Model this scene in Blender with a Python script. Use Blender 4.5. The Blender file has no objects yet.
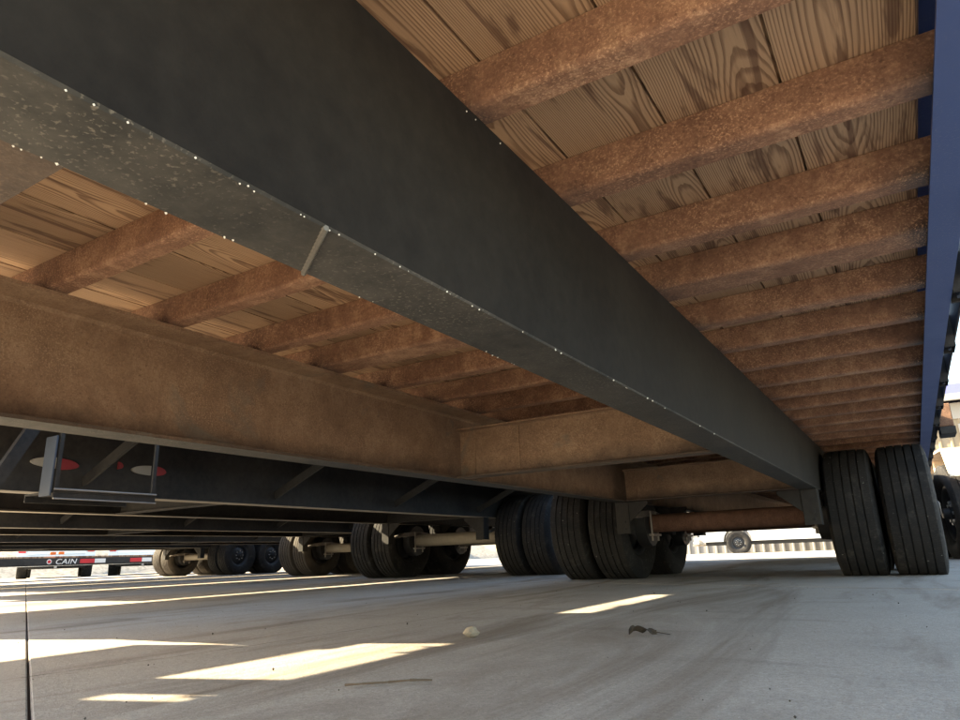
import bpy, bmesh, math, random
from mathutils import Vector, Matrix
random.seed(11)
R = math.radians
S = bpy.context.scene
COL = S.collection

# ---------------------------------------------------------------- camera
YAW, PITCH, ROLL, FPX, CAMH = .5460, .2809, -.0349, 679.94, .19
cy, sy, cp, sp = math.cos(YAW), math.sin(YAW), math.cos(PITCH), math.sin(PITCH)
F = Vector((-sy*cp, cy*cp, sp)); RT = Vector((cy, sy, 0)); UP = RT.cross(F)
RT2 = math.cos(ROLL)*RT + math.sin(ROLL)*UP
UP2 = -math.sin(ROLL)*RT + math.cos(ROLL)*UP
cam = bpy.data.cameras.new('camera')
cam.sensor_width = 36.0
cam.lens = 36.0*FPX/960.0
cam.clip_start = .02
cam.clip_end = 2000
co = bpy.data.objects.new('camera', cam)
mw = Matrix.Identity(4)
for i in range(3):
    mw[i][0] = RT2[i]; mw[i][1] = UP2[i]; mw[i][2] = -F[i]
mw[2][3] = CAMH
co.matrix_world = mw
COL.objects.link(co)
S.camera = co

# ---------------------------------------------------------------- light
SUN_EL = R(29.7)
TRAV = Vector((.958, .287))                  # horizontal travel of the light
w = bpy.data.worlds.new('World'); S.world = w; w.use_nodes = True
nt = w.node_tree; bg = nt.nodes['Background']
sky = nt.nodes.new('ShaderNodeTexSky'); sky.sky_type = 'NISHITA'; sky.sun_disc = False
sky.sun_elevation = SUN_EL
sky.sun_rotation = math.atan2(-TRAV.x, -TRAV.y)
sky.air_density = 1.2; sky.dust_density = 1.5
tint = nt.nodes.new('ShaderNodeMix'); tint.data_type = 'RGBA'; tint.blend_type = 'MULTIPLY'; tint.inputs[0].default_value = 1
tint.inputs[7].default_value = (1.0, .93, .84, 1)
nt.links.new(sky.outputs[0], tint.inputs[6]); nt.links.new(tint.outputs[2], bg.inputs[0]); bg.inputs[1].default_value = .105
sl = bpy.data.lights.new('sun', 'SUN'); sl.energy = 4.4; sl.angle = R(.55); sl.color = (1, .84, .56)
so = bpy.data.objects.new('sun', sl); COL.objects.link(so)
d = Vector((TRAV.x*math.cos(SUN_EL), TRAV.y*math.cos(SUN_EL), -math.sin(SUN_EL)))
so.rotation_euler = d.to_track_quat('-Z', 'Y').to_euler()
S.view_settings.view_transform = 'Standard'
S.view_settings.look = 'None'
S.view_settings.gamma = 1.0
S.view_settings.use_curve_mapping = False
S.view_settings.exposure = 2.9
S.cycles.max_bounces = 10
S.cycles.diffuse_bounces = 8
S.cycles.use_denoising = True

# ---------------------------------------------------------------- materials
class NT:
    def __init__(s, name):
        s.m = bpy.data.materials.new(name); s.m.use_nodes = True
        s.t = s.m.node_tree; s.n = s.t.nodes; s.b = s.n['Principled BSDF']
        s.b.inputs['Specular IOR Level'].default_value = .35
    def new(s, typ, **kw):
        n = s.n.new(typ)
        for k, v in kw.items():
            if k.startswith('i_'): n.inputs[k[2:].replace('_', ' ')].default_value = v
            else: setattr(n, k, v)
        return n
    def ln(s, a, b): s.t.links.new(a, b)
    def coord(s, scale=(1, 1, 1), kind='Object', jitter=True):
        tc = s.new('ShaderNodeTexCoord'); mp = s.new('ShaderNodeMapping'); mp.inputs['Scale'].default_value = scale
        s.ln(tc.outputs[kind], mp.inputs[0])
        if jitter:
            oi = s.new('ShaderNodeObjectInfo'); mu = s.new('ShaderNodeVectorMath', operation='MULTIPLY_ADD')
            cb = s.new('ShaderNodeCombineXYZ')
            for k in range(3): s.ln(oi.outputs['Random'], cb.inputs[k])
            mu.inputs[1].default_value = (37., 61., 23.)
            s.ln(cb.outputs[0], mu.inputs[0]); s.ln(mp.outputs[0], mu.inputs[2])
            return mu.outputs[0]
        return mp.outputs[0]
    def noise(s, vec, scale, detail=6, rough=.6, dist=0):
        n = s.new('ShaderNodeTexNoise'); n.inputs['Scale'].default_value = scale; n.inputs['Detail'].default_value = detail
        n.inputs['Roughness'].default_value = rough; n.inputs['Distortion'].default_value = dist
        s.ln(vec, n.inputs['Vector']); return n.outputs[0]
    def ramp(s, fac, stops):
        r = s.new('ShaderNodeValToRGB'); e = r.color_ramp.elements
        while len(e) < len(stops): e.new(.5)
        for el, (p, c) in zip(e, stops):
            el.position = p; el.color = (c[0], c[1], c[2], 1) if hasattr(c, '__len__') else (c, c, c, 1)
        s.ln(fac, r.inputs[0]); return r.outputs[0]
    def mix(s, fac, a, b, mode='MIX'):
        n = s.new('ShaderNodeMix', data_type='RGBA', blend_type=mode)
        for sock, v in ((n.inputs[0], fac), (n.inputs[6], a), (n.inputs[7], b)):
            if hasattr(v, 'is_linked'): s.ln(v, sock)
            elif hasattr(v, '__len__'): sock.default_value = (v[0], v[1], v[2], 1)
            else: sock.default_value = v
        return n.outputs[2]
    def math(s, op, a, b=None, c=None, clamp=False):
        n = s.new('ShaderNodeMath', operation=op, use_clamp=clamp)
        for i, v in enumerate((a, b, c)):
            if v is None: continue
            if hasattr(v, 'is_linked'): s.ln(v, n.inputs[i])
            else: n.inputs[i].default_value = v
        return n.outputs[0]
    def bump(s, h, strength=.3, dist=.01):
        b = s.new('ShaderNodeBump'); b.inputs['Strength'].default_value = strength; b.inputs['Distance'].default_value = dist
        s.ln(h, b.inputs['Height']); s.ln(b.outputs[0], s.b.inputs['Normal'])
    def col(s, c):
        if hasattr(c, 'is_linked'): s.ln(c, s.b.inputs['Base Color'])
        else: s.b.inputs['Base Color'].default_value = (c[0], c[1], c[2], 1)
        return s
    def rough(s, r):
        if hasattr(r, 'is_linked'): s.ln(r, s.b.inputs['Roughness'])
        else: s.b.inputs['Roughness'].default_value = r
        return s

def mat_plain(name, c, r=.5, metal=0, var=.25, scale=6.):
    t = NT(name); v = t.coord()
    n = t.noise(v, scale, 5)
    t.col(t.ramp(n, [(.25, [x*(1-var) for x in c]), (.75, [min(1, x*(1+var)) for x in c])])).rough(r)
    t.b.inputs['Metallic'].default_value = metal
    return t.m

def mat_rust(name, dark, mid, light, overspray=False, streak=True, foot=False):
    t = NT(name); v = t.coord()
    big = t.noise(v, 3.2, 5, .6); fine = t.noise(v, 120, 8, .8); mid_n = t.noise(v, 16, 6, .7, .4)
    f = t.math('MULTIPLY_ADD', fine, .55, t.math('MULTIPLY', mid_n, .55))
    f = t.math('MULTIPLY_ADD', big, .35, t.math('SUBTRACT', f, .22))
    c = t.ramp(f, [(.28, dark), (.5, mid), (.66, light), (.8, [min(1, x*1.25) for x in light])])
    if streak:
        vs = t.coord((14, 14, 1.2)); st = t.noise(vs, 2.2, 5, .65)
        c = t.mix(t.math('MULTIPLY', t.ramp(st, [(.45, 0), (.72, 1)]), .38), c, [x*.55 for x in mid])
    pit = t.noise(v, 130, 3, .5)
    c = t.mix(t.math('MULTIPLY', t.ramp(pit, [(.6, 0), (.72, 1)]), .45), c, [x*.5 for x in dark])
    if overspray:
        tc = t.new('ShaderNodeTexCoord'); sx = t.new('ShaderNodeSeparateXYZ'); t.ln(tc.outputs['Object'], sx.inputs[0])
        ax = t.math('ABSOLUTE', sx.outputs[0])
        dd = t.math('ABSOLUTE', t.math('SUBTRACT', ax, .573))
        on = t.noise(v, 9, 4, .6)
        edge = t.math('MULTIPLY_ADD', on, .16, t.math('SUBTRACT', .045, dd))
        k1 = t.ramp(t.math('MULTIPLY_ADD', edge, 9, .0, True), [(.25, 0), (.95, 1)])
        k2 = t.ramp(t.math('MULTIPLY_ADD', t.math('SUBTRACT', t.math('MULTIPLY_ADD', on, .12, ax), 1.19), 9, .35, True), [(.1, 0), (.9, 1)])
        # paint only reaches the lower flange
        low = t.ramp(t.math('MULTIPLY', sx.outputs[2], -13.5), [(.55, .25), (.9, 1)])
        k = t.math('MULTIPLY', t.math('MAXIMUM', k1, k2), low)
        c = t.mix(t.math('MULTIPLY', k, .85), c, (.03, .03, .034))
    fl = t.noise(v, 240, 4, .7); fz = t.noise(v, 7, 4, .6)
    c = t.mix(t.math('MULTIPLY', t.math('MULTIPLY', t.ramp(fl, [(.54, 0), (.62, 1)]), t.ramp(fz, [(.42, .1), (.62, 1)])), .6), c, [min(1, x*1.35) for x in light])
    if foot:
        tc2 = t.new('ShaderNodeTexCoord'); sz = t.new('ShaderNodeSeparateXYZ'); t.ln(tc2.outputs['Object'], sz.inputs[0])
        fn = t.noise(v, 5, 5, .65)
        kk = t.ramp(t.math('MULTIPLY_ADD', fn, .11, t.math('SUBTRACT', .02, sz.outputs[2])), [(.0, 0), (.07, 1)])
        c = t.mix(t.math('MULTIPLY', kk, .8), c, (.035, .033, .032))
        pn = t.noise(v, 3.0, 5, .7, .6)
        c = t.mix(t.math('MULTIPLY', t.ramp(pn, [(.60, 0), (.68, 1)]), .5), c, (.17, .17, .145))
    t.col(c).rough(.82)
    t.bump(t.math('MULTIPLY_ADD', fine, .7, pit), .35, .004)
    return t.m

def mat_paint(name, base, rough=.38, speck=.0, dust=.15, dustcol=(.30, .27, .23), speckcol=(.42, .38, .31), spec=.35):
    t = NT(name); t.b.inputs['Specular IOR Level'].default_value = spec; v = t.coord()
    n = t.noise(v, 2.4, 6, .62); n2 = t.noise(v, 30, 6, .7)
    c = t.mix(t.math('MULTIPLY', t.ramp(t.math('MULTIPLY_ADD', n2, .4, t.math('MULTIPLY', n, .7)), [(.4, 0), (.75, 1)]), dust), base, dustcol)
    if speck:
        a = t.noise(v, 190, 3, .6); b = t.noise(v, 5.5, 4, .6)
        k = t.math('MULTIPLY', t.ramp(a, [(.57, 0), (.66, 1)]), t.ramp(b, [(.38, .08), (.66, 1)]))
        c = t.mix(t.math('MULTIPLY', k, speck), c, speckcol)
        t.bump(k, .25, .002)
    else:
        t.bump(n2, .08, .003)
    t.col(c)
    t.rough(t.ramp(n, [(.3, rough), (.7, min(1, rough+.22))]))
    return t.m

def mat_wood(name, light, mid, dark):
    t = NT(name)
    tc = t.new('ShaderNodeTexCoord'); oi = t.new('ShaderNodeObjectInfo')
    sx = t.new('ShaderNodeSeparateXYZ'); t.ln(tc.outputs['Object'], sx.inputs[0])
    rnd = oi.outputs['Random']
    r2 = t.math('FRACT', t.math('MULTIPLY', rnd, 17.31)); r3 = t.math('FRACT', t.math('MULTIPLY', rnd, 53.7))
    yoff = t.math('MULTIPLY_ADD', rnd, 90, sx.outputs[1])
    cb = t.new('ShaderNodeCombineXYZ'); t.ln(t.math('MULTIPLY', yoff, .42), cb.inputs[1]); t.ln(rnd, cb.inputs[0])
    n1 = t.noise(cb.outputs[0], 1.5, 3, .5)
    cb2 = t.new('ShaderNodeCombineXYZ'); t.ln(t.math('MULTIPLY', yoff, .9), cb2.inputs[1]); t.ln(t.math('MULTIPLY', sx.outputs[0], 14), cb2.inputs[0])
    n2 = t.noise(cb2.outputs[0], 1.1, 4, .55)
    # tree-ring distance: heart line wanders below the plank
    px = t.math('ADD', sx.outputs[0], t.math('MULTIPLY', t.math('SUBTRACT', r2, .5), .20))
    px = t.math('MULTIPLY_ADD', t.math('SUBTRACT', n2, .5), .010, px)
    pz = t.math('MULTIPLY_ADD', t.math('SUBTRACT', n1, .48), .17, t.math('MULTIPLY_ADD', r3, .05, .02))
    pz = t.math('MULTIPLY_ADD', t.math('SUBTRACT', n2, .5), .012, pz)
    rr = t.math('SQRT', t.math('ADD', t.math('POWER', px, 2), t.math('POWER', pz, 2)))
    saw = t.math('FRACT', t.math('MULTIPLY', rr, 300))
    grain = t.ramp(saw, [(.0, .05), (.45, .05), (.72, .9), (.93, 1), (1.0, .1)])
    cb3 = t.new('ShaderNodeCombineXYZ'); t.ln(t.math('MULTIPLY', yoff, 2.0), cb3.inputs[1]); t.ln(t.math('MULTIPLY', sx.outputs[0], 160), cb3.inputs[0])
    fib = t.noise(cb3.outputs[0], 2.2, 5, .6)
    base = t.mix(fib, light, mid)
    base = t.mix(t.math('MULTIPLY', grain, t.math('MULTIPLY_ADD', fib, 1.0, .22)), base, dark)
    cb4 = t.new('ShaderNodeCombineXYZ'); t.ln(t.math('MULTIPLY', yoff, 1.7), cb4.inputs[1]); t.ln(t.math('MULTIPLY', sx.outputs[0], 17), cb4.inputs[0]); t.ln(r2, cb4.inputs[2])
    stain = t.noise(cb4.outputs[0], 1.6, 4, .6, .5)
    base = t.mix(t.math('MULTIPLY', t.ramp(stain, [(.54, 0), (.62, 1)]), .70), base, (.105, .05, .032))
    # knots
    vk = t.new('ShaderNodeTexVoronoi'); vk.inputs['Scale'].default_value = 1.0
    cb5 = t.new('ShaderNodeCombineXYZ'); t.ln(t.math('MULTIPLY', yoff, 2.3), cb5.inputs[1]); t.ln(t.math('MULTIPLY', sx.outputs[0], 4.5), cb5.inputs[0]); t.ln(r3, cb5.inputs[2])
    t.ln(cb5.outputs[0], vk.inputs['Vector'])
    kn = t.ramp(vk.outputs['Distance'], [(.03, 1), (.075, 0)])
    base = t.mix(t.math('MULTIPLY', kn, .75), base, (.09, .055, .035))
    val = t.math('MULTIPLY_ADD', r2, .35, .82)
    hs = t.new('ShaderNodeHueSaturation'); t.ln(base, hs.inputs['Color']); t.ln(val, hs.inputs['Value'])
    t.col(hs.outputs[0]).rough(.75)
    t.bump(t.math('MULTIPLY_ADD', grain, .5, fib), .3, .002)
    return t.m

def mat_concrete(name, c, kind='Object', jitter=False):
    t = NT(name)
    g = t.new('ShaderNodeNewGeometry'); v = g.outputs['Position']
    big = t.noise(v, .55, 6, .6, .6); mid = t.noise(v, 3.5, 7, .65); fine = t.noise(v, 90, 6, .75); grit = t.noise(v, 420, 3, .6)
    f = t.math('MULTIPLY_ADD', big, .6, t.math('MULTIPLY', mid, .5))
    col = t.ramp(f, [(.34, [x*.74 for x in c]), (.55, c), (.75, [x*1.14 for x in c])])
    col = t.mix(t.math('MULTIPLY', t.ramp(fine, [(.3, 1), (.6, 0)]), .55), col, [x*.55 for x in c])
    col = t.mix(t.math('MULTIPLY', t.ramp(grit, [(.3, 1), (.47, 0)]), .7), col, [x*.4 for x in c])
    bl = t.noise(v, 28, 5, .7); col = t.mix(t.math('MULTIPLY', t.ramp(bl, [(.52, 0), (.72, 1)]), .35), col, [x*.68 for x in c])
    sp_ = t.noise(v, 210, 2, .5); col = t.mix(t.math('MULTIPLY', t.ramp(sp_, [(.64, 0), (.70, 1)]), .55), col, [min(1, x*1.35) for x in c])
    # brown dirt drawn out along the drive lane
    mp = t.new('ShaderNodeMapping'); mp.inputs['Scale'].default_value = (1.6, .28, 1); mp.inputs['Rotation'].default_value = (0, 0, R(8)); t.ln(v, mp.inputs[0])
    dn = t.noise(mp.outputs[0], 1.5, 7, .68, .8)
    col = t.mix(t.math('MULTIPLY', t.ramp(dn, [(.5, 0), (.64, 1)]), .62), col, (.16, .12, .085))
    mp2 = t.new('ShaderNodeMapping'); mp2.inputs['Scale'].default_value = (1.2, 5, 1); mp2.inputs['Rotation'].default_value = (0, 0, R(-25)); t.ln(v, mp2.inputs[0])
    dn2 = t.noise(mp2.outputs[0], 1.3, 6, .65, .5)
    col = t.mix(t.math('MULTIPLY', t.ramp(dn2, [(.58, 0), (.7, 1)]), .35), col, (.16, .14, .12))
    t.col(col).rough(t.ramp(mid, [(.3, .78), (.7, .95)])); t.b.inputs['Specular IOR Level'].default_value = .105
    t.bump(t.math('MULTIPLY_ADD', grit, .6, t.math('MULTIPLY_ADD', fine, .9, t.math('MULTIPLY', bl, .8))), .55, .005)
    return t.m

def mat_rubber(name, c, dustamt=.35):
    t = NT(name); v = t.coord()
    n = t.noise(v, 4, 6, .65); n2 = t.noise(v, 60, 5, .7)
    col = t.mix(t.math('MULTIPLY', t.ramp(n, [(.35, 0), (.75, 1)]), dustamt), c, (.13, .11, .09))
    col = t.mix(t.math('MULTIPLY', t.ramp(n2, [(.55, 0), (.75, 1)]), .3), col, (.16, .14, .12))
    tc = t.new('ShaderNodeTexCoord'); sx = t.new('ShaderNodeSeparateXYZ'); t.ln(tc.outputs['Object'], sx.inputs[0])
    ang = t.math('ARCTAN2', sx.outputs[1], sx.outputs[2])
    rad = t.math('SQRT', t.math('ADD', t.math('POWER', sx.outputs[1], 2), t.math('POWER', sx.outputs[2], 2)))
    zig = t.math('ABSOLUTE', t.math('SUBTRACT', t.math('FRACT', t.math('MULTIPLY', sx.outputs[0], 24)), .5))
    fr = t.math('FRACT', t.math('ADD', t.math('MULTIPLY', ang, 28), t.math('MULTIPLY', zig, .8)))
    sipe = t.math('MULTIPLY', t.ramp(fr, [(.0, 1), (.10, 1), (.16, 0)]), t.math('GREATER_THAN', rad, .372))
    sipe = t.math('MULTIPLY', sipe, t.ramp(n, [(.35, .2), (.65, 1)]))
    col = t.mix(t.math('MULTIPLY', sipe, .75), col, (.004, .004, .004))
    vt = t.noise(v, 9, 5, .7); col = t.mix(t.math('MULTIPLY', t.ramp(vt, [(.56, 0), (.68, 1)]), .35), col, (.11, .10, .088))
    st = t.noise(v, 45, 2, .5); col = t.mix(t.ramp(st, [(.735, 0), (.75, 1)]), col, (.22, .21, .19))
    t.col(col).rough(.82); t.bump(n2, .25, .003); t.b.inputs['Specular IOR Level'].default_value = .18
    return t.m

M = {}
M['concrete'] = mat_concrete('concrete', (.45, .412, .368))
M['ground'] = mat_concrete('yard_concrete', (.41, .38, .345))
M['joint'] = mat_plain('joint_dirt', (.05, .042, .035), .95)
M['wood'] = mat_wood('pine_plank', (.60, .405, .245), (.44, .275, .16), (.15, .078, .045))
M['member'] = mat_rust('rusty_member', (.115, .060, .040), (.275, .146, .090), (.50, .305, .185), overspray=True)
M['rust'] = mat_rust('rusty_plate', (.19, .115, .072), (.32, .205, .127), (.44, .30, .19), streak=False, foot=True)
M['axle_rust'] = mat_rust('axle_rust', (.08, .042, .03), (.16, .085, .058), (.24, .13, .09))
M['black'] = mat_paint('black_paint', (.017, .016, .0155), .6, dust=.06, spec=.05)
M['black_speck'] = mat_paint('black_paint_chipped', (.030, .031, .030), .5, speck=.40, dust=.30, spec=.2)
M['rail'] = mat_paint('blue_rail_paint', (.058, .095, .25), .4, speck=.15, dust=.05)  # blue of flare and sky reflection put into the rail's base colour
M['nblack'] = mat_paint('trailer_black', (.016, .016, .017), .5, dust=.14, spec=.2)
M['nrust'] = mat_rust('neighbour_rust', (.07, .038, .025), (.15, .08, .048), (.23, .13, .08))
M['dusty'] = mat_paint('dusty_flange_paint', (.26, .235, .195), .5, dust=.5, dustcol=(.50, .45, .37))  # pale tone imitates bounced sunlight on neighbour flanges; their axles are beige
M['galv'] = mat_plain('galvanised', (.04, .052, .075), .6, .0)
M['steel'] = mat_plain('bare_steel', (.33, .30, .27), .5, .6)
M['weld'] = mat_plain('weld_metal', (.16, .15, .13), .45, .3)
M['drop'] = mat_plain('bright_spatter', (.82, .80, .74), .3)
M['rubber'] = mat_rubber('tyre_rubber', (.017, .017, .018), .2)
M['rubber_dusty'] = mat_rubber('dusty_tyre_rubber', (.05, .045, .04), .7)  # paler, more mottled rubber for some wheels of the other trailers
M['rim'] = mat_plain('black_rim', (.03, .03, .032), .45)
M['rimlight'] = mat_plain('silver_lug', (.5, .5, .5), .35, .7)
M['red'] = mat_plain('red_tape', (.55, .03, .04), .4, var=.1)
M['white'] = mat_plain('white_tape', (.78, .76, .72), .4, var=.08)
M['refl_white'] = mat_plain('white_lens', (.34, .32, .28), .5, var=.2)
M['refl_red'] = mat_plain('red_lens', (.25, .03, .035), .5, var=.2)
M['orange'] = mat_plain('orange_plastic', (.80, .17, .03), .4, var=.1)
M['cream'] = mat_plain('cream_paint', (.66, .56, .42), .5)
M['stone'] = mat_plain('pale_stone', (.30, .25, .18), .9, var=.45, scale=40)
M['leaf'] = mat_plain('dry_leaf', (.055, .04, .027), .8, var=.5, scale=60)
M['twig'] = mat_plain('twig_bark', (.16, .11, .07), .9)
M['sand'] = mat_plain('loose_grit', (.075, .06, .047), .95, var=.5, scale=30)
M['siding'] = mat_plain('beige_siding', (.25, .21, .15), .55, var=.06, scale=.6)
M['siding_grey'] = mat_plain('grey_siding', (.2, .2, .2), .5, var=.06, scale=.6)
M['trim'] = mat_plain('pale_trim', (.32, .31, .29), .5, var=.05)
M['fascia'] = mat_plain('violet_roof_edge', (.09, .085, .23), .45, var=.08)
M['glass'] = mat_plain('window_glass', (.30, .36, .40), .08, var=.1)
M['carwhite'] = mat_plain('white_car_paint', (.78, .79, .80), .25, var=.03)
M['carsilver'] = mat_plain('silver_car_paint', (.55, .60, .66), .25, .3, var=.03)
M['chrome'] = mat_plain('chrome', (.75, .78, .82), .18, .9, var=.03)
M['darkplastic'] = mat_plain('dark_plastic', (.02, .02, .022), .6)
M['gravel'] = mat_plain('gravel_bank', (.27, .24, .20), .95, var=.5, scale=5)

# ---------------------------------------------------------------- mesh helpers
class MB:
    def __init__(s): s.v = []; s.f = []; s.mi = []
    def add(s, vs, fs, mi=0):
        o = len(s.v); s.v += [tuple(p) for p in vs]
        s.f += [[i+o for i in f] for f in fs]; s.mi += [mi]*len(fs); return s
    def box(s, x0, x1, y0, y1, z0, z1, mi=0, c=0.0):
        if c <= 0:
            vs = [(x, y, z) for z in (z0, z1) for x, y in ((x0, y0), (x1, y0), (x1, y1), (x0, y1))]
            return s.add(vs, [(3, 2, 1, 0), (4, 5, 6, 7), (0, 1, 5, 4), (1, 2, 6, 5), (2, 3, 7, 6), (3, 0, 4, 7)], mi)
        bm = bmesh.new(); bmesh.ops.create_cube(bm, size=1)
        bmesh.ops.scale(bm, vec=(x1-x0, y1-y0, z1-z0), verts=bm.verts)
        bmesh.ops.translate(bm, vec=((x0+x1)/2, (y0+y1)/2, (z0+z1)/2), verts=bm.verts)
        bmesh.ops.bevel(bm, geom=bm.edges[:], offset=c, segments=1, affect='EDGES')
        bm.verts.index_update()
        s.add([v.co for v in bm.verts], [[v.index for v in f.verts] for f in bm.faces], mi); bm.free(); return s
    def prism(s, pts, a, b, axis='y', mi=0):
        # pts: 2D polygon; axis y: pts are (x,z); axis x: (y,z); axis z: (x,y)
        n = len(pts)
        def P(p, t):
            return (p[0], t, p[1]) if axis == 'y' else (t, p[0], p[1]) if axis == 'x' else (p[0], p[1], t)
        vs = [P(p, a) for p in pts] + [P(p, b) for p in pts]
        fs = [list(range(n))[::-1], list(range(n, 2*n))] + [[i, (i+1) % n, (i+1) % n+n, i+n] for i in range(n)]
        return s.add(vs, fs, mi)
    def tube(s, p, q, r, n=12, r2=None, mi=0):
        p = Vector(p); q = Vector(q); d = (q-p).normalized(); a = d.orthogonal().normalized(); b = d.cross(a)
        r2 = r if r2 is None else r2
        vs = [p+r*(math.cos(t)*a+math.sin(t)*b) for t in [2*math.pi*i/n for i in range(n)]]
        vs += [q+r2*(math.cos(t)*a+math.sin(t)*b) for t in [2*math.pi*i/n for i in range(n)]]
        return s.add(vs, [list(range(n))[::-1], list(range(n, 2*n))]+[[i, (i+1) % n, (i+1) % n+n, i+n] for i in range(n)], mi)
    def bar(s, p, q, w, h, up=(0, 0, 1), mi=0):
        p = Vector(p); q = Vector(q); d = (q-p).normalized(); a = d.cross(Vector(up)).normalized(); b = a.cross(d)
        vs = []
        for c in (p, q): vs += [c+a*sx*w/2+b*sz*h/2 for sx, sz in ((-1, -1), (1, -1), (1, 1), (-1, 1))]
        return s.add(vs, [(3, 2, 1, 0), (4, 5, 6, 7), (0, 1, 5, 4), (1, 2, 6, 5), (2, 3, 7, 6), (3, 0, 4, 7)], mi)
    def lathe(s, prof, n=48, closed=False, mi=0):
        # profile (x along axle X, r)
        m = len(prof); vs = []
        for i in range(n):
            a = 2*math.pi*i/n
            vs += [(x, r*math.cos(a), r*math.sin(a)) for x, r in prof]
        fs = []
        for i in range(n):
            j = (i+1) % n
            for k in range(m if closed else m-1):
                k2 = (k+1) % m
                fs.append((i*m+k, i*m+k2, j*m+k2, j*m+k))
        return s.add(vs, fs, mi)
    def mesh(s, name, mats, smooth=None):
        me = bpy.data.meshes.new(name); me.from_pydata(s.v, [], s.f); me.update()
        bm = bmesh.new(); bm.from_mesh(me); bmesh.ops.recalc_face_normals(bm, faces=bm.faces); bm.to_mesh(me); bm.free()
        for m in (mats if isinstance(mats, (list, tuple)) else [mats]): me.materials.append(m)
        for p, i in zip(me.polygons, s.mi): p.material_index = i
        if smooth is not None:
            try: me.shade_smooth()
            except Exception:
                for p in me.polygons: p.use_smooth = True
            try: me.set_sharp_from_angle(angle=R(smooth))
            except Exception: pass
        return me

def link(name, data, parent=None, loc=(0, 0, 0), rot=(0, 0, 0), scale=None):
    o = bpy.data.objects.new(name, data); COL.objects.link(o)
    o.parent = parent; o.location = loc; o.rotation_euler = rot
    if scale: o.scale = scale
    return o
def tag(o, label=None, cat=None, group=None, kind=None):
    if label: o['label'] = label
    if cat: o['category'] = cat
    if group: o['group'] = group
    if kind: o['kind'] = kind
    return o

# ---------------------------------------------------------------- the setting: ground and slabs
g = MB().add([(-400, -400, -.05), (400, -400, -.05), (400, 400, -.05), (-400, 400, -.05)], [(0, 1, 2, 3)])
ground = tag(link('yard_ground', g.mesh('yard_ground', M['ground'])), kind='structure')
GA = R(-25.6); SL = 3.1; gap = .0022
ux = Vector((math.cos(GA), math.sin(GA))); uy = Vector((-math.sin(GA), math.cos(GA)))
b = MB(); h = SL/2-gap
b.box(-3.1+gap, 3.1-gap, -h, h, -.08, 0, c=.003)
slab_me = b.mesh('concrete_slab', M['concrete'])
# a joint runs through (-1.31,.66) along ux; a cross joint lies off to the side
SX = 6.2; org = Vector((-1.31, .66)) + ux*2.2
ns = 0
for i in range(-6, 4):
    for j in range(-4, 10):
        c = org + ux*((i+.5)*SX) + uy*((j+.5)*SL)
        if not (-27 < c.x < 10 and -7 < c.y < 26): continue
        link('concrete_slab', slab_me, ground, (c.x, c.y, random.uniform(-.0025, 0)), (0, 0, GA)); ns += 1
# dirt packed in the joints, a little below the slab faces
jd = MB()
for k in range(-5, 5):
    p = org+ux*(k*SX); a = p-uy*14; q = p+uy*32
    jd.bar((a.x, a.y, -.008), (q.x, q.y, -.008), .016, .006)
for k in range(-4, 11):
    p = org+uy*(k*SL); a = p-ux*30; q = p+ux*26
    jd.bar((a.x, a.y, -.0105), (q.x, q.y, -.0105), .016, .006)
tag(link('joint_dirt', jd.mesh('joint_dirt', M['joint']), ground), kind='stuff')

# ---------------------------------------------------------------- wheels
def tyre_mesh(name, mat, Rr=.39, W=.25, n=72, ri=.215):
    hw = W/2; g = .0045; dpt = .009
    prof = [(-hw*.62, ri-.006), (-hw*.78, ri+.004), (-hw*.93, ri+.045), (-hw, ri+.10), (-hw*.985, Rr-.055), (-hw*.93, Rr-.028), (-hw*.86, Rr-.011)]
    ribs = [-.62, -.30, 0.0, .30, .62]; edge = hw*.83
    xs = [-.50*edge/.83*1.0, -.17*edge/.83, .17*edge/.83, .50*edge/.83]
    crown = lambda x: Rr-.006*(x/hw)**2
    prof.append((-edge, crown(edge)-.002))
    for x in xs:
        prof += [(x-g, crown(x)), (x-g*.7, crown(x)-dpt), (x+g*.7, crown(x)-dpt), (x+g, crown(x))]
    prof.append((edge, crown(edge)-.002))
    prof += [(hw*.86, Rr-.011), (hw*.93, Rr-.028), (hw*.985, Rr-.055), (hw, ri+.10), (hw*.93, ri+.045), (hw*.78, ri+.004), (hw*.62, ri-.006)]
    b = MB().lathe(prof, n, closed=True)
    fl = -(Rr-.014)
    out = []
    for (x, y, z) in b.v:
        if z < fl+.02:
            k = min(1, max(0, (fl+.02-z)/.03)); x *= 1+.05*k
        out.append((x, y, max(z, fl)))
    b.v = out
    # shoulder lugs
    for i in range(n):
        a = 2*math.pi*(i+.5)/n
        if math.sin(a) < -.9: continue
        for s_ in (-1, 1):
            x0 = s_*hw*.90; r0 = Rr-.022
            cyy, czz = math.cos(a), math.sin(a)
            tx, tz = -math.sin(a), math.cos(a)
            pts = []
            for xx, rr, tt in ((x0*1.0, r0+.004, .006), (x0*1.0, r0+.004, -.006), (x0*1.07, r0-.03, -.006), (x0*1.07, r0-.03, .006)):
                pts.append((xx, cyy*rr+tx*tt, czz*rr+tz*tt))
            pts += [(p[0]*.97, p[1]*.985, p[2]*.985) for p in pts]
            b.add(pts, [(0, 1, 2, 3), (7, 6, 5, 4), (0, 4, 5, 1), (1, 5, 6, 2), (2, 6, 7, 3), (3, 7, 4, 0)])
    return b.mesh(name, mat, 40)
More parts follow.
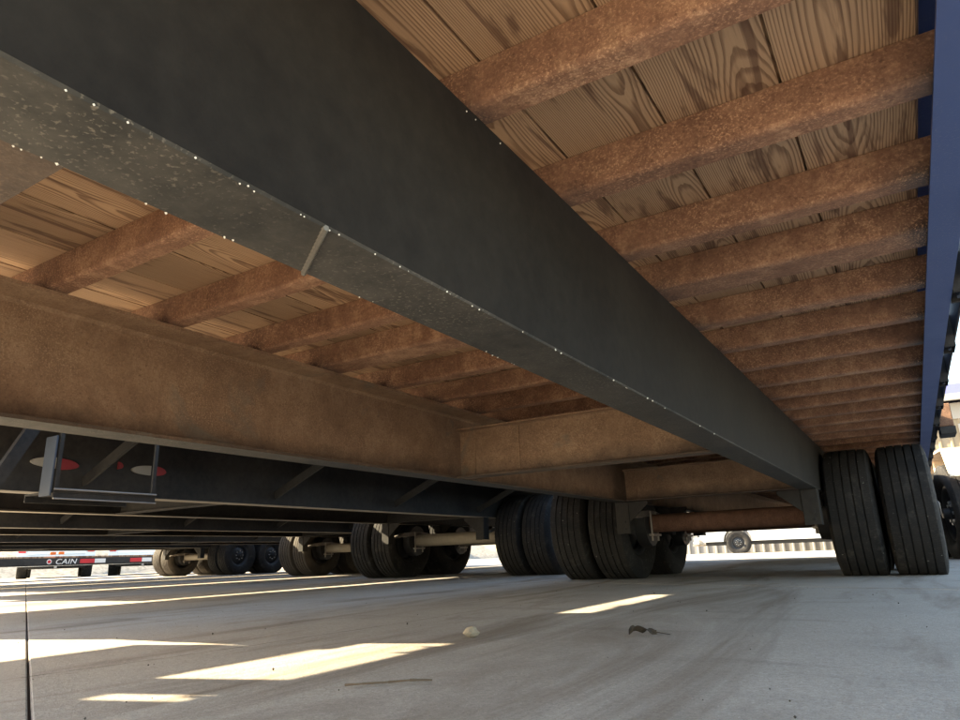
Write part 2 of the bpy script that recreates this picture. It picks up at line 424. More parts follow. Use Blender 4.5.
def rim_mesh(name, mat, out=1, ri=.215):
    # disc dished: out=1 disc towards +x
    b = MB()
    prof = [(-.105, ri+.012), (-.10, ri-.008), (-.07, ri-.03), (.05, ri-.032), (.07, ri-.03), (.10, ri-.008), (.105, ri+.012),
            (.098, ri+.010), (.062, ri-.038), (.0, ri-.045), (-.062, ri-.038), (-.098, ri+.010)]
    b.lathe([(x*out, r) for x, r in prof], 36, closed=True)
    dp = [(.04, ri-.036), (.055, ri-.07), (.075, .11), (.075, .055), (.066, .055), (.066, .108), (.045, ri-.075), (.03, ri-.04)]
    b.lathe([(x*out, r) for x, r in dp], 36, closed=True)
    return b.mesh(name, mat, 40)
def hub_mesh(name, mats, out=1):
    b = MB()
    b.lathe([(x*out, r) for x, r in [(-.02, 0.0001), (-.02, .06), (.10, .055), (.105, .045), (.15, .040), (.155, .03), (.155, .0001)]], 24)
    for k in range(8):
        a = 2*math.pi*k/8
        b.tube((.06*out, .083*math.cos(a), .083*math.sin(a)), (.10*out, .083*math.cos(a), .083*math.sin(a)), .012, 6, mi=1)
    return b.mesh(name, mats, 40)
TY = tyre_mesh('tyre', M['rubber'], W=.272); TYD = tyre_mesh('dusty_tyre', M['rubber_dusty'], W=.272)
RIM = {1: rim_mesh('wheel', M['rim'], 1), -1: rim_mesh('wheel_left', M['rim'], -1)}
HUB = {1: hub_mesh('hub', [M['rim'], M['rimlight']], 1), -1: hub_mesh('hub_left', [M['rim'], M['rimlight']], -1)}
def wheel(parent, x, y, z=.376, side=1, ty=None, hub=True):
    wo = link('wheel', RIM[side], parent, (x, y, z))
    link('tyre', ty or TY, wo)
    if hub: link('hub', HUB[side], wo)
    return wo

# ---------------------------------------------------------------- flatbed trailer
ZB, ZTF, ZT = .505, .810, .884            # beam bottom, beam top, deck underside
BX, FH = .573, .049                       # beam centre offset, half flange
CACHE = {}
def ibeam_pts(hw, t, wt, z0, z1, fil=.008):
    P = [(-hw, z0), (hw, z0), (hw, z0+t*.8), (wt+fil, z0+t), (wt, z0+t+fil), (wt, z1-t-fil), (wt+fil, z1-t), (hw, z1-t*.8), (hw, z1)]
    return P + [(-x, z) for x, z in P[::-1] if True][0:0] + [(-hw, z1), (-hw, z1-t*.8), (-wt-fil, z1-t), (-wt, z1-t-fil), (-wt, z0+t+fil), (-wt-fil, z0+t), (-hw, z0+t*.8)]
def beam_mesh(y0, y1, inner, mats, dz):
    # mats: outer, inner, underside; inner = sign of x that faces the middle
    hh = ZTF-ZB; o = -inner; e = .0025
    P = [(FH-e, 0), (FH, e), (FH, hh-e), (FH-e, hh), (-FH, hh), (-FH, hh-.009), (FH-.016, hh-.013), (FH-.007, hh-.022), (FH-.007, .022), (FH-.016, .013), (-FH, .009), (-FH, 0)]
    b = MB().prism([(x*o, z) for x, z in P], y0, y1, 'y')
    me = b.mesh('main_beam', mats)
    for p in me.polygons:
        n = p.normal
        if n.z < -.6 and p.center.z < .004: p.material_index = 2
        elif n.x*o > .3 and p.center.x*o > FH-.004: p.material_index = 0
        else: p.material_index = 1
    return me

def flatbed(name, label, group, cx, ya, yf, yr, dz=0., main=False, stag=0., ty=None, tyd=None):
    """cx: centre line, ya: front axle y (world), yf/yr: deck ends relative to the axle"""
    t = link(name, None, None, (cx, ya, 0)); t.empty_display_size = .3
    tag(t, label, 'trailer', group)
    B = 'black' if main else 'nblack'
    mats_b = [M[B], M['rust' if main else 'nblack'], M['black_speck' if main else 'dusty']]
    key = (round(yf, 2), round(yr, 2), main)
    def cached(k, fn):
        k = (k,)+key
        if k not in CACHE: CACHE[k] = fn()
        return CACHE[k]
    for s_ in (-1, 1):
        me = cached('beam%d' % s_, lambda: beam_mesh(yf+.02, yr-.02, -s_, mats_b, dz))
        link('main_beam', me, t, (s_*BX, 0, ZB+dz))
    # crossmembers: small I sections lying on the beams, full width
    def cm(fw=.045, top=True):
        dpt = ZT-ZTF-.0006; f0 = .0225-fw
        if main:   # channel, flat web towards -y, rounded foot
            pts = [(f0, -.0004), (.0225, -.0004), (.0225, -.005), (f0+.006, -.006), (f0+.006, -dpt+.011), (f0+.013, -dpt+.006), (.0225, -dpt+.005), (.0225, -dpt), (f0+.009, -dpt), (f0+.0045, -dpt+.0015), (f0+.0015, -dpt+.004), (f0, -dpt+.008)]
        else: pts = ibeam_pts(.0225, .006, .003, -dpt, -.0004, .003)
        b = MB().prism(pts, -1.243, 1.243, 'x')
        return b.mesh('crossmember', M['member' if main else 'nrust'])
    me = cached('cm', cm)
    wide = cached('cmw', lambda: cm(.10)) if main else me
    y = stag
    ys = []
    while y-.305 > yf+.03: y -= .305
    while y < yr-.03:
        ys.append(y); y += .305
    for y in ys:
        third = main and abs(y-(stag+3*.305)) < .01
        link('crossmember', wide if third else me, t, (0, y+(random.uniform(-.004, .004) if main and not third else 0), ZT+dz), (0, 0, random.uniform(-.0025, .0025) if main else 0))
    # planks
    NP = 13; pw = 2.3725/NP
    pm = cached('plank', lambda: MB().prism([(-pw/2+.0024, .0004), (pw/2-.0024, .0004), (pw/2-.0016, .012), (pw/2+.004, .014), (pw/2+.004, .0255), (pw/2-.0016, .0275), (pw/2-.0016, .038), (-pw/2+.0016, .038), (-pw/2+.0016, .0290), (-pw/2+.0045, .0285), (-pw/2+.0045, .0105), (-pw/2+.0016, .0100)], yf, yr, 'y').mesh('deck_plank', M['wood']))
    for k in range(NP):
        link('deck_plank', pm, t, (-1.18625+pw*(k+.5), random.uniform(-.01, .01), ZT+dz+random.uniform(0, .0006)))
    # side rails: channels open inwards, stake pockets and rub rail outside
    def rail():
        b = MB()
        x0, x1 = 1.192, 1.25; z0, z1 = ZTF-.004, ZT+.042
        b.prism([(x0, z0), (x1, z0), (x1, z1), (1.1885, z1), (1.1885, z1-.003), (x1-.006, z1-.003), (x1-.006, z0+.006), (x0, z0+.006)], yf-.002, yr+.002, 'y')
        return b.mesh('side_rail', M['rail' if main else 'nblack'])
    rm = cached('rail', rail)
    rr = cached('rub', lambda: MB().box(1.281, 1.289, yf, yr, ZT-.05, ZT+.03, c=.002).mesh('rub_rail', M['nblack']))
    pk = cached('pocket', lambda: MB().prism([(-.055, -.045), (.055, -.045), (.055, .045), (.042, .045), (.042, -.037), (-.042, -.037), (-.042, .045), (-.055, .045)], 0, .105, 'z').mesh('stake_pocket', M['nblack'] ))
    cap = cached('pocket_bolt', lambda: MB().tube((0, 0, -.018), (0, 0, .02), .016, 8).mesh('pocket_bolt', M['galv']))
    for s_ in (1, -1):
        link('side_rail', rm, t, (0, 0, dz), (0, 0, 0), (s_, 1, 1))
        link('rub_rail', rr, t, (0, 0, dz), (0, 0, 0), (s_, 1, 1))
        y = yf+.45
        while y < yr-.1:
            p = link('stake_pocket', pk, t, (s_*1.2655, y, ZT-.085+dz), (0, 0, R(90)), (1, .33, 1))
            if main and s_ > 0: link('pocket_bolt', cap, p, (0, .0, .018))
            y += .6
    # deep cross beams between the main beams
    def xb(depth, mt):
        pts = ibeam_pts(.038, .008, .004, 0, depth, .005)
        b = MB().prism(pts, -BX+FH+.0005, BX-FH-.0005, 'x')
        return b.mesh('cross_beam', mt)
    X1 = cached('xb', lambda: xb(.205, [M['rust' if main else 'nblack']]))
    for yy in ((-4.765, -2.545, -.55) if main else (-3.4, -.55)):
        xo = link('cross_beam', X1, t, (0, yy, ZB+.002+dz))
        if main:
            st = cached('stiff', lambda: MB().box(-.003, .003, -.0075, -.0042, .010, .196, c=.0008).mesh('stiffener', M['rust']))
            for xs in (-.45, -.24) if yy < -2 else (-.45,): link('stiffener', st, xo, (xs, 0, 0))
    if not main:
        # outrigger braces from beam foot to rail
        br = cached('brace', lambda: MB().bar((BX+FH+.004, 0, ZB+.06), (1.18, 0, ZTF-.012), .012, .05).mesh('outrigger_brace', M['nblack']))
        for k in range(5):
            for s_ in (1, -1): link('outrigger_brace', br, t, (0, yf+1.1+k*1.22, dz), (0, 0, 0), (s_, 1, 1))
    # running gear
    ax = cached('axle', lambda: MB().tube((-.86, 0, .376), (.86, 0, .376), .0635, 20).mesh('axle', M['axle_rust' if main else 'dusty'], 40))
    dr = cached('drum', lambda: MB().lathe([(-.05, .0001), (-.05, .155), (.03, .162), (.03, .16), (.05, .12), (.05, .0001)], 28).mesh('brake_drum', M['rim'], 40))
    def spring():
        b = MB()
        for lf in range(4):
            L = .46-.085*lf; zt0 = .0-.011*lf
            n = 12; pts = []
            for i in range(n+1):
                u = -1+2*i/n; pts.append((u*L, zt0+.07*(1-(u*L/.46)**2)))
            for (a, za), (c, zc) in zip(pts[:-1], pts[1:]):
                b.add([(-.026, a, za), (.026, a, za), (.026, c, zc), (-.026, c, zc), (-.026, a, za+.010), (.026, a, za+.010), (.026, c, zc+.010), (-.026, c, zc+.010)],
                      [(3, 2, 1, 0), (4, 5, 6, 7), (0, 1, 5, 4), (1, 2, 6, 5), (2, 3, 7, 6), (3, 0, 4, 7)])
        return b.mesh('leaf_spring', M['steel'])
    spg = cached('spring', spring)
    ub = cached('ubolt', lambda: MB().box(-.06, .06, -.085, .085, .288, .304, c=.002).tube((-.04, -.065, .255), (-.04, -.065, .46), .008, 8).tube((.04, -.065, .255), (.04, -.065, .46), .008, 8).tube((-.04, .065, .255), (-.04, .065, .46), .008, 8).tube((.04, .065, .255), (.04, .065, .46), .008, 8).mesh('u_bolt_plate', M['steel']))
    def hanger(inner):
        b = MB()
        b.box(-.045, .045, -.006, .006, -.205, -.0005, c=.002)
        b.box(-.045, -.037, .0065, .09, -.205, -.0005)
        b.box(.037, .045, .0065, .09, -.205, -.0005)
        s = inner
        b.prism([(.046*s, -.0005), (.175*s, -.0005), (.175*s, -.02), (.046*s, -.13)] if s > 0 else [(.046*s, -.13), (.175*s, -.02), (.175*s, -.0005), (.046*s, -.0005)], .002, .010, 'y')
        return b.mesh('spring_hanger', M['nblack'])
    bolt = cached('hbolt', lambda: MB().tube((0, 0, 0), (0, -.008, 0), .009, 6).mesh('bolt', M['darkplastic']))
    for a in (0, .86):
        link('axle', ax, t, (0, a, 0))
        for s_ in (-1, 1):
            link('brake_drum', dr, t, (s_*.60, a, .376), (0, 0, 0), (s_, 1, 1))
            link('leaf_spring', spg, t, (s_*BX, a, .385+.004))
            link('u_bolt_plate', ub, t, (s_*BX, a, 0))
            tt = (ty or TY) if s_ > 0 else (tyd or ty or TY)
            wheel(t, s_*1.062, a, side=s_, ty=tt, hub=True)
            wheel(t, s_*.766, a, side=-s_, ty=tt, hub=False)
    for s_ in (-1, 1):
        hm = cached('hang%d' % s_, lambda: hanger(-s_))
        for yy in (-.52, .41, 1.34):
            ho = link('spring_hanger', hm, t, (s_*BX, yy, ZB+dz))
            if main:
                for zz in (-.13, -.175): link('bolt', bolt, ho, (.012, -.0062, zz))
    return t

YA = 4.97
ours = flatbed('flatbed_trailer', 'rusty flatbed trailer with black main beams and plank deck, seen from below', None,
               -1.06, YA, -5.14, 7.2, 0, True, stag=(.767-.0225-YA))
# weld seam across the right beam's lower flange, and bright spatter along its edges
wb = MB()
for i in range(26):
    u = i/25; x = -.047+.094*u
    wb.tube((x-.0025, .442+.063*(1-u)-YA-.001*(i % 2), -.0012), (x+.0025, .442+.063*(1-u)-YA-.003, -.0012), .0032, 6)
link('weld_bead', wb.mesh('weld_bead', M['weld'], 50), ours, (BX, 0, ZB))
spt = MB()
def blob(b, x, y, z, r):
    b.add([(x+r, y, z), (x-r, y, z), (x, y+r, z), (x, y-r, z), (x, y, z+r), (x, y, z-r)],
          [(0, 2, 4), (2, 1, 4), (1, 3, 4), (3, 0, 4), (2, 0, 5), (1, 2, 5), (3, 1, 5), (0, 3, 5)])
for k in range(30):
    y = random.choice([random.uniform(.15, .6), random.uniform(.15, 1.3), random.uniform(.3, 2.0)])
    blob(spt, BX+FH-.001+random.uniform(-.002, .0015), y-YA, ZB-.0005, random.uniform(.0007, .0017)*(.6+.5*y))
for k in range(16):
    blob(spt, BX-FH+random.uniform(-.001, .004), random.uniform(.2, 1.0)-YA, ZB-.0005, random.uniform(.0008, .0018))
for k in range(4):
    blob(spt, BX+FH+random.uniform(-.001, .001), random.uniform(.3, 1.0)-YA, ZTF-.011, random.uniform(.001, .0018))
tag(link('weld_spatter', spt.mesh('weld_spatter', M['drop']), ours), kind='stuff')
# fillet weld line along the web foot of the right beam
# tan winch box hung on the right rub rail near the wheels
wbx = MB().box(-.03, .045, -.10, .10, -.02, .115, mi=0, c=.004).box(-.03, .05, -.10, .10, -.065, -.0205, mi=1, c=.003)
link('strap_winch', wbx.mesh('strap_winch', [M['nrust'], M['nblack']]), ours, (1.290+.031, -.05, ZT-.03))

rb = MB().box(-1.24, 1.24, 7.22, 7.30, .48, .885, c=.006)
rbo = link('rear_bumper', rb.mesh('rear_bumper', M['nblack']), ours)
for xx in (-.95, .95): link('tail_light', MB().tube((xx, 7.301, .66), (xx, 7.32, .66), .055, 16).mesh('tail_light', M['red']), rbo)
nb1 = flatbed('flatbed_trailer', 'black flatbed trailer parked next to the rusty-beamed trailer, hung with a tool tray', 'flatbed trailers parked in a row',
              -4.06, 6.15, -5.40, 5.6, .04, ty=TY, tyd=TY)
nb2 = flatbed('flatbed_trailer', 'black flatbed trailer, second in the row beyond the rusty-beamed trailer', 'flatbed trailers parked in a row',
              -6.93, 7.75, -5.60, 4.2, .04, stag=.1, ty=TYD, tyd=TYD)
nb3 = flatbed('flatbed_trailer', 'black flatbed trailer, third in the row beyond the rusty-beamed trailer', 'flatbed trailers parked in a row',
              -9.95, 10.6, -7.4, 2.8, .04, stag=.05, ty=TY, tyd=TYD)
nb4 = flatbed('flatbed_trailer', 'black flatbed trailer, fourth in the row, beside the low trailer with white lettering', 'flatbed trailers parked in a row',
              -12.9, 9.65, -6.6, 2.8, .04, stag=.12, ty=TY, tyd=TYD)

# extras on the first neighbour: tray under its side, leaning brace, reflectors, added sun-blocking boards and plate
def L1(x, y, z): return (x+4.06, y-6.15, z)
tr = MB(); x, y, z = L1(-2.80, 1.40, .47)
tr.box(x-.22, x, y, y+.43, z+.012, z+.020, c=.001)
tr.box(x-.008, x, y+.001, y+.429, z-.012, z+.0115, c=.001)
tr.box(x-.22, x-.212, y+.001, y+.429, z-.012, z+.0115, c=.001)
tray = link('tool_tray', tr.mesh('tool_tray', M['nblack']), nb1)
link('tray_lip', MB().tube((x+.003, y, z+.026), (x+.003, y+.43, z+.026), .004, 8).tube((x+.003, y, z-.010), (x+.003, y+.43, z-.010), .003, 8).mesh('tray_lip', M['steel']), tray)
ep = MB().box(x-.085, x-.004, y-.012, y-.004, z+.0, z+.235, c=.002)
link('end_plate', ep.mesh('end_plate', M['galv']), tray)
pp = MB().box(x-.012, x, y+.41, y+.424, z+.0205, z+.27)
link('tray_post', MB().box(x-.012, x, y+.002, y+.016, z+.0205, z+.27).mesh('tray_post', M['nblack']), tray)
link('tray_post', pp.mesh('tray_post', M['nblack']), tray)
lb = MB().bar(L1(-2.81, 1.335, .80), L1(-2.81, 1.10, .30), .03, .045)
link('leaning_brace', lb.mesh('leaning_brace', M['nblack']), nb1)
def reflector(y0, y1, zc, hh, mat, taper):
    pts = []
    n = 10
    for i in range(n+1):
        u = i/n; yy = y0+(y1-y0)*u
        pts.append((yy, zc+hh*(math.sqrt(max(0.02, 1-(u if taper > 0 else 1-u)**2)))))
    for i in range(n, -1, -1):
        u = i/n; yy = y0+(y1-y0)*u
        pts.append((yy, zc-hh*(math.sqrt(max(0.02, 1-(u if taper > 0 else 1-u)**2)))*.8))
    xx = BX+FH+.002
    b = MB().prism([(p[0]-6.15, p[1]) for p in pts], xx, xx+.012, 'x')
    link('side_reflector', b.mesh('side_reflector', mat), nb1)
reflector(1.595, 1.712, .684, .028, M['refl_white'], -1); reflector(1.714, 1.815, .680, .030, M['refl_red'], 1)
reflector(2.09, 2.197, .688, .028, M['refl_white'], -1); reflector(2.22, 2.286, .688, .028, M['refl_red'], 1)
reflector(2.015, 2.04, .70, .02, M['refl_red'], 1)
sbm = {}
def sun_mask_board(tr_, xw, y0, y1, z0, z1, n=2):  # unseen boards added to block sun and shape the ground patches
    hh = (z1-z0)/n
    for k in range(n):
        b = MB().box(-.019, .019, y0, y1, .003, hh-.003, c=.002)
        link('side_board', b.mesh('side_board', M['wood']), tr_, (xw-tr_.location.x, -tr_.location.y, z0+k*hh))
ztop = ZT+.04+.046
link('side_step', MB().box(L1(-3.13, 0, 0)[0], L1(-2.80, 0, 0)[0], -.3-6.15, .74-6.15, .88, .95, c=.004).mesh('side_step', M['nblack']), nb1)  # added plate, its shadow separates two sun patches on the ground
link('front_side_rail', MB().box(L1(-3.13, 0, 0)[0], L1(-2.80, 0, 0)[0]-.2, -.3-6.15, .74-6.15, .80, .8795, c=.004).mesh('front_side_rail', M['nblack']), nb1)  # added bar below that plate, shades the same strip of ground
sun_mask_board(nb1, -2.81, -.3, .145, .951, 1.33)
sun_mask_board(nb1, -2.81, .147, .20, .951, .99, 1)
sun_mask_board(nb1, -2.81, .202, .34, .951, 1.33)
sun_mask_board(nb1, -2.81, 0.85, 1.66, ztop, ztop+.42)
sun_mask_board(nb1, -2.81, 1.67, 2.60, ztop, ztop+.062, 1)
sun_mask_board(nb1, -2.81, 2.61, 11.6, ztop, ztop+.42)

# ---------------------------------------------------------------- low equipment trailer (also used on the right)
def low_trailer(label, group, loc, rz, sc, ty, length=6.0, yf=-3.6, tapes=(), logo=False, fender=None, markers=()):
    t = link('equipment_trailer', None, None, loc, (0, 0, rz), (sc, sc, sc)); t.empty_display_size = .3
    tag(t, label, 'trailer', group)
    hw = 1.0
    for s_ in (-1, 1):
        b = MB().prism([(s_*(hw-.05), .36), (s_*hw, .36), (s_*hw, .50), (s_*(hw-.05), .50), (s_*(hw-.05), .492), (s_*(hw-.008), .492), (s_*(hw-.008), .368), (s_*(hw-.05), .368)], yf, yf+length, 'y')
        link('frame_rail', b.mesh('frame_rail', M['nblack']), t)
    cmm = MB().box(-hw+.052, hw-.052, -.025, .025, .42, .49, c=.003).mesh('crossmember', M['nblack'])
    k = 0
    while k*.5 < length-.1:
        link('crossmember', cmm, t, (0, yf+.05+k*.5, 0)); k += 1
    pl = MB().box(-.09, .09, yf, yf+length, .503, .54, c=.002).mesh('deck_plank', M['wood'])
    for k in range(10): link('deck_plank', pl, t, (-.87+.193*k, 0, 0))
    for a in (0, .86):
        ax = MB().tube((-1.0, a, .376), (1.0, a, .376), .045, 14).mesh('axle', M['steel'], 40)
        link('axle', ax, t)
        for s_ in (-1, 1): wheel(t, s_*1.16, a, side=s_, ty=ty)
    fm = M[fender] if fender else M['nblack']
    for s_ in (-1, 1):
        f = MB().prism([(-.55, .62), (-.42, .84), (1.28, .84), (1.41, .62), (1.43, .63), (1.30, .856), (-.43, .856), (-.57, .63)], s_*1.02, s_*1.32, 'x')
        f.box(-.05+s_*1.17, .05+s_*1.17, .40, .46, .70, .8395)
        link('fender', f.mesh('fender', fm), t)
    for (y0, y1, mt) in tapes:
        b = MB().box(hw+.001, hw+.004, y0, y1, .385, .475)
        link('reflective_tape', b.mesh('reflective_tape', M[mt]), t)
    for (y0, zz) in markers:
        link('marker_light', MB().box(hw+.001, hw+.03, y0, y0+.12, zz, zz+.06, c=.008).mesh('marker_light', M['orange']), t)
    return t
XL = -16.7; YL = 12.6
low = low_trailer('low black trailer with white lettering and red and white tape on its frame', None, (XL, YL, -.045), 0, 1.0, TYD,
            9.0, -7.5, [(8.61-YL, 8.93-YL, 'red'), (8.935-YL, 9.18-YL, 'white'), (9.77-YL, 10.06-YL, 'red'), (10.065-YL, 10.31-YL, 'white'), (11.45-YL, 11.62-YL, 'red'), (11.625-YL, 11.85-YL, 'white')],
            markers=[(7.95-YL, .57), (8.12-YL, .575)])
tcv = bpy.data.curves.new('lettering', 'FONT'); tcv.body = 'CAIN'; tcv.size = .15; tcv.extrude = .002; tcv.shear = .2; tcv.align_x = 'LEFT'; tcv.space_character = 1.05
tcv.materials.append(M['white'])
tmp = bpy.data.objects.new('lettering_tmp', tcv); COL.objects.link(tmp)
dg = bpy.context.evaluated_depsgraph_get(); tme = bpy.data.meshes.new_from_object(tmp.evaluated_get(dg)); bpy.data.objects.remove(tmp)
mxx = max(v.co.x for v in tme.vertices); mxy = max(v.co.y for v in tme.vertices)
link('lettering', tme, low, (1.003, 8.08-YL, .378), (R(90), 0, R(90)), (.46/mxx, .105/mxy, 1))
bd = MB().tube((1.001, 7.96-YL, .43), (1.004, 7.96-YL, .43), .05, 20).mesh('badge', M['white'])
bdo = link('badge', bd, low)
link('badge_ring', MB().tube((1.0045, 7.96-YL, .43), (1.0065, 7.96-YL, .43), .035, 16).mesh('badge_ring', M['red']), bdo)

# the trailer standing beyond our right rear wheels
low_trailer('black trailer with pale fenders over large tandem wheels, beside the beige building', None,
            (1.97, 9.13, -.03), R(9), 1.30, TY, 4.6, -1.0, fender='cream')

# ---------------------------------------------------------------- pickups
def pickup(label, group, loc, rz, paint):
    # rear faces -y locally
    t = link('pickup_truck', None, None, loc, (0, 0, rz)); t.empty_display_size = .3
    tag(t, label, 'truck', group)
    side = [(0.0, .52), (.0, 1.22), (.06, 1.26), (1.75, 1.26), (1.85, 1.30), (2.05, 1.84), (2.25, 1.90), (3.35, 1.90), (3.55, 1.84), (4.15, 1.34), (5.25, 1.20), (5.55, 1.02), (5.6, .55), (5.42, .42)]
    def arch(c, r=.46):
        return [(c+r*math.cos(a), .42+r*math.sin(a)) for a in [math.pi*k/8 for k in range(9)]]
    pts = side + arch(4.55) + arch(1.2) + [(.10, .42)]
    b = MB(); n = len(pts)
    def tum(z): return 0.0 if z < 1.28 else (z-1.28)*.22
    vs = [(-.97+tum(z), y, z) for y, z in pts]+[(.97-tum(z), y, z) for y, z in pts]
    b.add(vs, [list(range(n)), list(range(n, 2*n))[::-1]]+[[i, (i+1) % n, (i+1) % n+n, i+n] for i in range(n)])
    me = b.mesh('body', paint)
    bm = bmesh.new(); bm.from_mesh(me); bmesh.ops.triangulate(bm, faces=[f for f in bm.faces if len(f.verts) > 4]); bm.to_mesh(me); bm.free()
    body = link('body', me, t)
    link('tailgate', MB().box(-.72, .72, -.035, -.002, .68, 1.20, c=.01).mesh('tailgate', paint), body)
    link('tailgate_handle', MB().box(-.12, .12, -.055, -.036, 1.02, 1.08, c=.006).mesh('tailgate_handle', M['darkplastic']), body)
    for s_ in (-1, 1):
        link('tail_light', MB().box(s_*.85-.09, s_*.85+.09, -.03, -.002, .74, 1.18, c=.01).mesh('tail_light', M['red']), body)
        link('side_window', MB().prism([(2.2, 1.36), (2.35, 1.78), (3.4, 1.78), (3.9, 1.36)], s_*.955, s_*.965, 'x').mesh('side_window', M['glass']), body)
    link('rear_window', MB().box(-.62, .62, 1.93, 1.95, 1.42, 1.80).mesh('rear_window', M['glass']), body)
    bp = MB().prism([(-.95, .36), (.95, .36), (.95, .58), (.40, .58), (.36, .55), (-.36, .55), (-.40, .58), (-.95, .58)], -.22, -.04, 'y')
    bo = link('rear_bumper', bp.mesh('rear_bumper', M['chrome']), t)
    link('plate', MB().box(-.16, .16, -.226, -.221, .40, .53).mesh('plate', M['carsilver']), bo)
    h = MB().box(-.035, .035, -.34, .3, .30, .355, c=.004).tube((0, -.30, .355), (0, -.30, .40), .012, 8).tube((0, -.30, .40), (0, -.30, .44), .026, 12, .02)
    link('hitch', h.mesh('hitch', M['steel']), t)
    link('underbody', MB().box(-.75, .75, .15, 5.3, .30, .418).mesh('underbody', M['darkplastic']), t)
    for yy in (1.2, 4.55):
        for s_ in (-1, 1): wheel(t, s_*.83, yy, .376, s_, TY)
    return t
def at(px, py, depth):
    v = RT2*((px-480)/FPX)+UP2*(-(py-360)/FPX)+F
    return Vector((0, 0, CAMH))+v*depth
pz = -.03
for px, dep, lab, paint in ((55, 19.5, 'silver pickup truck showing its chrome bumper and hitch under the low trailer', 'carsilver'),
                            (142, 21, 'pale pickup truck parked behind the tandem wheels of the third trailer', 'carwhite'),
                            (298, 20.5, 'white pickup truck showing between the trailer tyres', 'carwhite')):
    p = at(px, 570, dep)
    pickup(lab, None, (p.x, p.y, pz), math.atan2(p.y, p.x)-math.pi/2, M[paint])
pickup('white pickup truck parked in the sun before the long metal building', None, (-6.4, 25.2, -.03), R(-80), M['carwhite'])

# ---------------------------------------------------------------- building
def building(label, loc, rz, x0, x1, eave, ridge, depth, mat, windows=(), fascia='fascia', grey=1.2):
    t = link('metal_building', None, None, loc, (0, 0, rz)); tag(t, label, 'building')
    b = MB()
    x = x0; pts = []
    while x < x1:
        pts += [(x, 0), (x+.22, 0), (x+.25, -.04), (x+.30, -.04), (x+.33, 0)]; x += .34
    front = [(a, c) for a, c in pts]
    poly = front + [(front[-1][0], .12), (x0, .12)]
    b.prism(poly, grey, eave, 'z')
    link('upper_siding', b.mesh('upper_siding', M[mat]), t)
    b2 = MB().prism([(a, c+.002) for a, c in poly], 0, grey-.004, 'z')
    link('lower_siding', b2.mesh('lower_siding', M['siding_grey']), t)
    link('end_wall', MB().box(x0, x0+.12, .125, depth, 0, eave).box(x1-.12, x1, .125, depth, 0, eave).box(x0+.125, x1-.125, depth-.12, depth, 0, eave).mesh('end_wall', M[mat]), t)
    rf = MB().prism([(-.45, eave+.12), (depth/2, ridge), (depth+.45, eave+.12), (depth+.45, eave+.24), (depth/2, ridge+.12), (-.45, eave+.24)], x0-.3, x1+.3, 'x')
    ro = link('roof', rf.mesh('roof', M['fascia']), t)
    link('gutter', MB().box(x0-.3, x1+.3, -.60, -.455, eave+.02, eave+.235, c=.01).mesh('gutter', M['trim']), ro)
    link('eave_band', MB().box(x0, x1, -.062, -.045, eave-.55, eave, c=.004).mesh('eave_band', M['trim']), t)
    for (a, c, z0, z1) in windows:
        wf = MB().box(a-.12, a, -.10, -.042, z0-.12, z1+.12).box(c, c+.12, -.10, -.042, z0-.12, z1+.12).box(a+.001, c-.001, -.10, -.042, z1, z1+.12).box(a+.001, c-.001, -.10, -.042, z0-.12, z0)
        wo = link('window', wf.mesh('window', M['trim']), t)
        link('pane', MB().box(a, c, -.066, -.046, z0, z1).mesh('pane', M['glass']), wo)
        link('mullion', MB().box((a+c)/2-.04, (a+c)/2+.04, -.09, -.0665, z0+.001, z1-.001).mesh('mullion', M['trim']), wo)
    return t
building('long beige metal building with violet roof edge and grey lower siding', (0, 28, -.05), R(2.5), -16, 26, 4.75, 6.6, 14, 'siding', [(2.0, 3.6, 2.0, 3.9), (7, 8.6, 2.0, 3.9), (-8, -6.4, 2.0, 3.9)])

# traffic cone in the sun by the building
tc = link('traffic_cone', None, None, (.46, 20, -.05)); tag(tc, 'orange traffic cone standing on the sunlit yard', 'cone')
link('cone', MB().lathe([(0, .0001), (0, .16), (.68, .035), (.70, .0001)], 20).mesh('cone', M['orange'], 40), tc, (0, 0, .03), (0, R(-90), 0))
link('base', MB().box(-.19, .19, -.19, .19, 0, .03, c=.006).mesh('base', M['darkplastic']), tc)

# gravel bank far behind the trailers on the left
gb = MB(); n = 60; rows = 6
for i in range(n+1):
    for j in range(rows+1):
        a = i/n; s_ = j/rows
        base = Vector((-34+random.uniform(-.2, .2)-6*s_, -30+90*a, -.05))
        z = 0 if j == 0 else (1.7*math.sin(s_*1.5)+random.uniform(-.25, .25))
        gb.v.append((base.x, base.y, base.z+z-(.05 if j == 0 else 0)))
for i in range(n):
    for j in range(rows):
        k = i*(rows+1)+j; gb.f.append([k, k+1, k+rows+2, k+rows+1]); gb.mi.append(0)
tag(link('gravel_bank', gb.mesh('gravel_bank', M['gravel'], 60)), kind='structure')

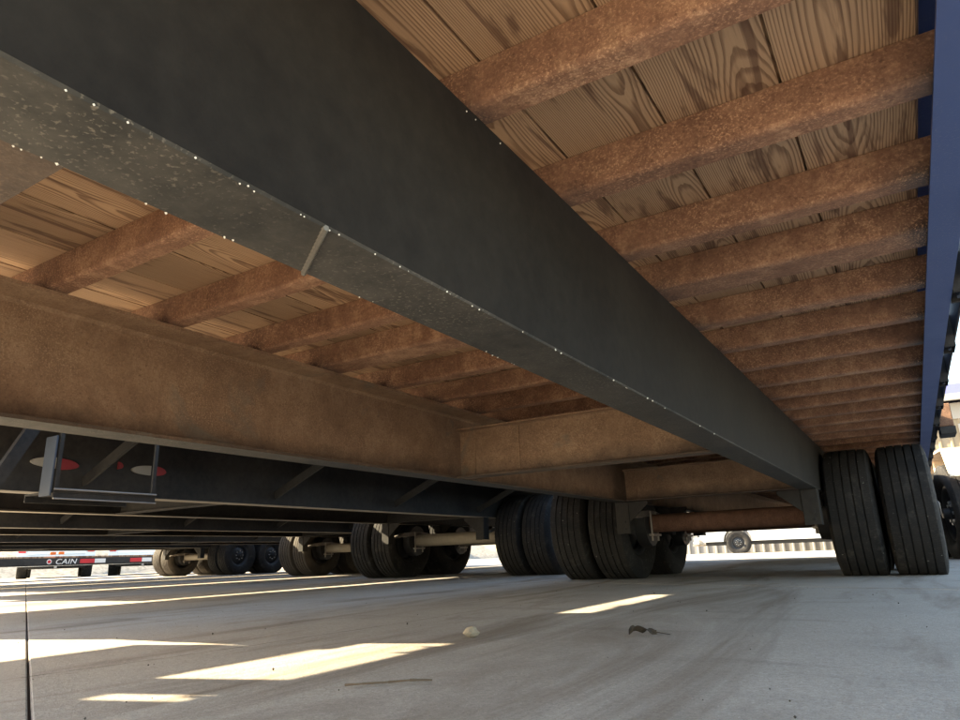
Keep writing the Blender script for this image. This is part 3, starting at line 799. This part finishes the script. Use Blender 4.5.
# ---------------------------------------------------------------- small things on the concrete
def lump(name, r, sq, seed, mat):
    rnd = random.Random(seed); bm = bmesh.new(); bmesh.ops.create_icosphere(bm, subdivisions=2, radius=r)
    ph = [rnd.uniform(0, 6) for _ in range(6)]
    for v in bm.verts:
        n = v.co.normalized()
        k = 1+.16*math.sin(3*n.x+ph[0])+.14*math.sin(4*n.y+ph[1])+.10*math.sin(6*n.z+ph[2])+.06*math.sin(9*n.x+7*n.y+ph[3])+rnd.uniform(-.07, .07)
        v.co = Vector((n.x*k*r*sq[0], n.y*k*r*sq[1], n.z*k*r*sq[2]))
    mz = min(v.co.z for v in bm.verts)
    for v in bm.verts: v.co.z = max(v.co.z, mz*.75)-mz*.75
    me = bpy.data.meshes.new(name); bm.to_mesh(me); bm.free(); me.materials.append(mat)
    return me
tag(link('stone', lump('stone', .017, (1.3, .9, .72), 3, M['stone']), None, (-.972, 1.512, 0), (0, 0, .6)), 'small pale stone lying alone on the concrete', 'stone')
lf = MB(); n = 12
for i in range(n+1):
    u = i/n; wv = .015*math.sin(math.pi*min(1, u*1.02+.02))**.7*(1-.35*u)
    xx = -.032+.064*u; zc = .004+.014*math.sin(math.pi*u)**1.5*(1-.4*u)+.004*math.sin(11*u)
    for s_ in (-1, 0, 1):
        zz = zc+(.010*math.sin(7*u+s_) if s_ else -.004)
        lf.v.append((xx, s_*wv, max(.001, zz)))
for i in range(n):
    for k in range(2):
        a = i*3+k; lf.f.append([a, a+1, a+4, a+3]); lf.mi.append(0)
m = lf.mesh('leaf_blade', M['leaf'])
lo = tag(link('dry_leaf', None, None, (-.583, 1.652, 0), (0, 0, .35)), 'curled dry brown leaf lying on the concrete', 'leaf')
bl = link('blade', m, lo); sm = bl.modifiers.new('thick', 'SOLIDIFY'); sm.thickness = .0012
link('stalk', MB().tube((.03, 0, .006), (.062, -.012, .0015), .0012, 6, .0008).mesh('stalk', M['leaf']), lo)
tw = MB(); pts = [Vector((-.802, .877, .003)), Vector((-.776, .888, .0045)), Vector((-.752, .922, .003)), Vector((-.722, .938, .005)), Vector((-.695, .963, .003))]
for a, c in zip(pts[:-1], pts[1:]): tw.tube(a, c, .0019, 7, .0014)
tag(link('twig', tw.mesh('twig', M['twig'])), 'thin brown twig lying on the concrete', 'twig')
gr = MB()
for k in range(260):
    y = random.uniform(.55, 6)**1.0; x = random.uniform(-2.6-.5*y, .6)
    r = random.choice([.0008, .001, .0012, .0016, .0024])*random.uniform(.7, 1.3)
    blob(gr, x, y, r*.5, r)
tag(link('loose_grit', gr.mesh('loose_grit', M['sand'])), 'scattered grit and crumbs on the concrete', 'grit', kind='stuff')
# hairline crack in the slab
ck = MB(); prev = None
for i in range(60):
    u = i/59; x = -1.47+.06*math.sin(5*u)+random.uniform(-.006, .006); y = .72+2.1*u
    x += .25*max(0, u-.35)
    wd = random.uniform(.0008, .0022)
    if prev:
        (a, b_, w0) = prev
        ck.add([(a-w0, b_, .0006), (a+w0, b_, .0006), (x+wd, y, .0006), (x-wd, y, .0006)], [(0, 1, 2, 3)])
    prev = (x, y, wd)
tag(link('crack', ck.mesh('crack', M['joint']), ground), kind='stuff')
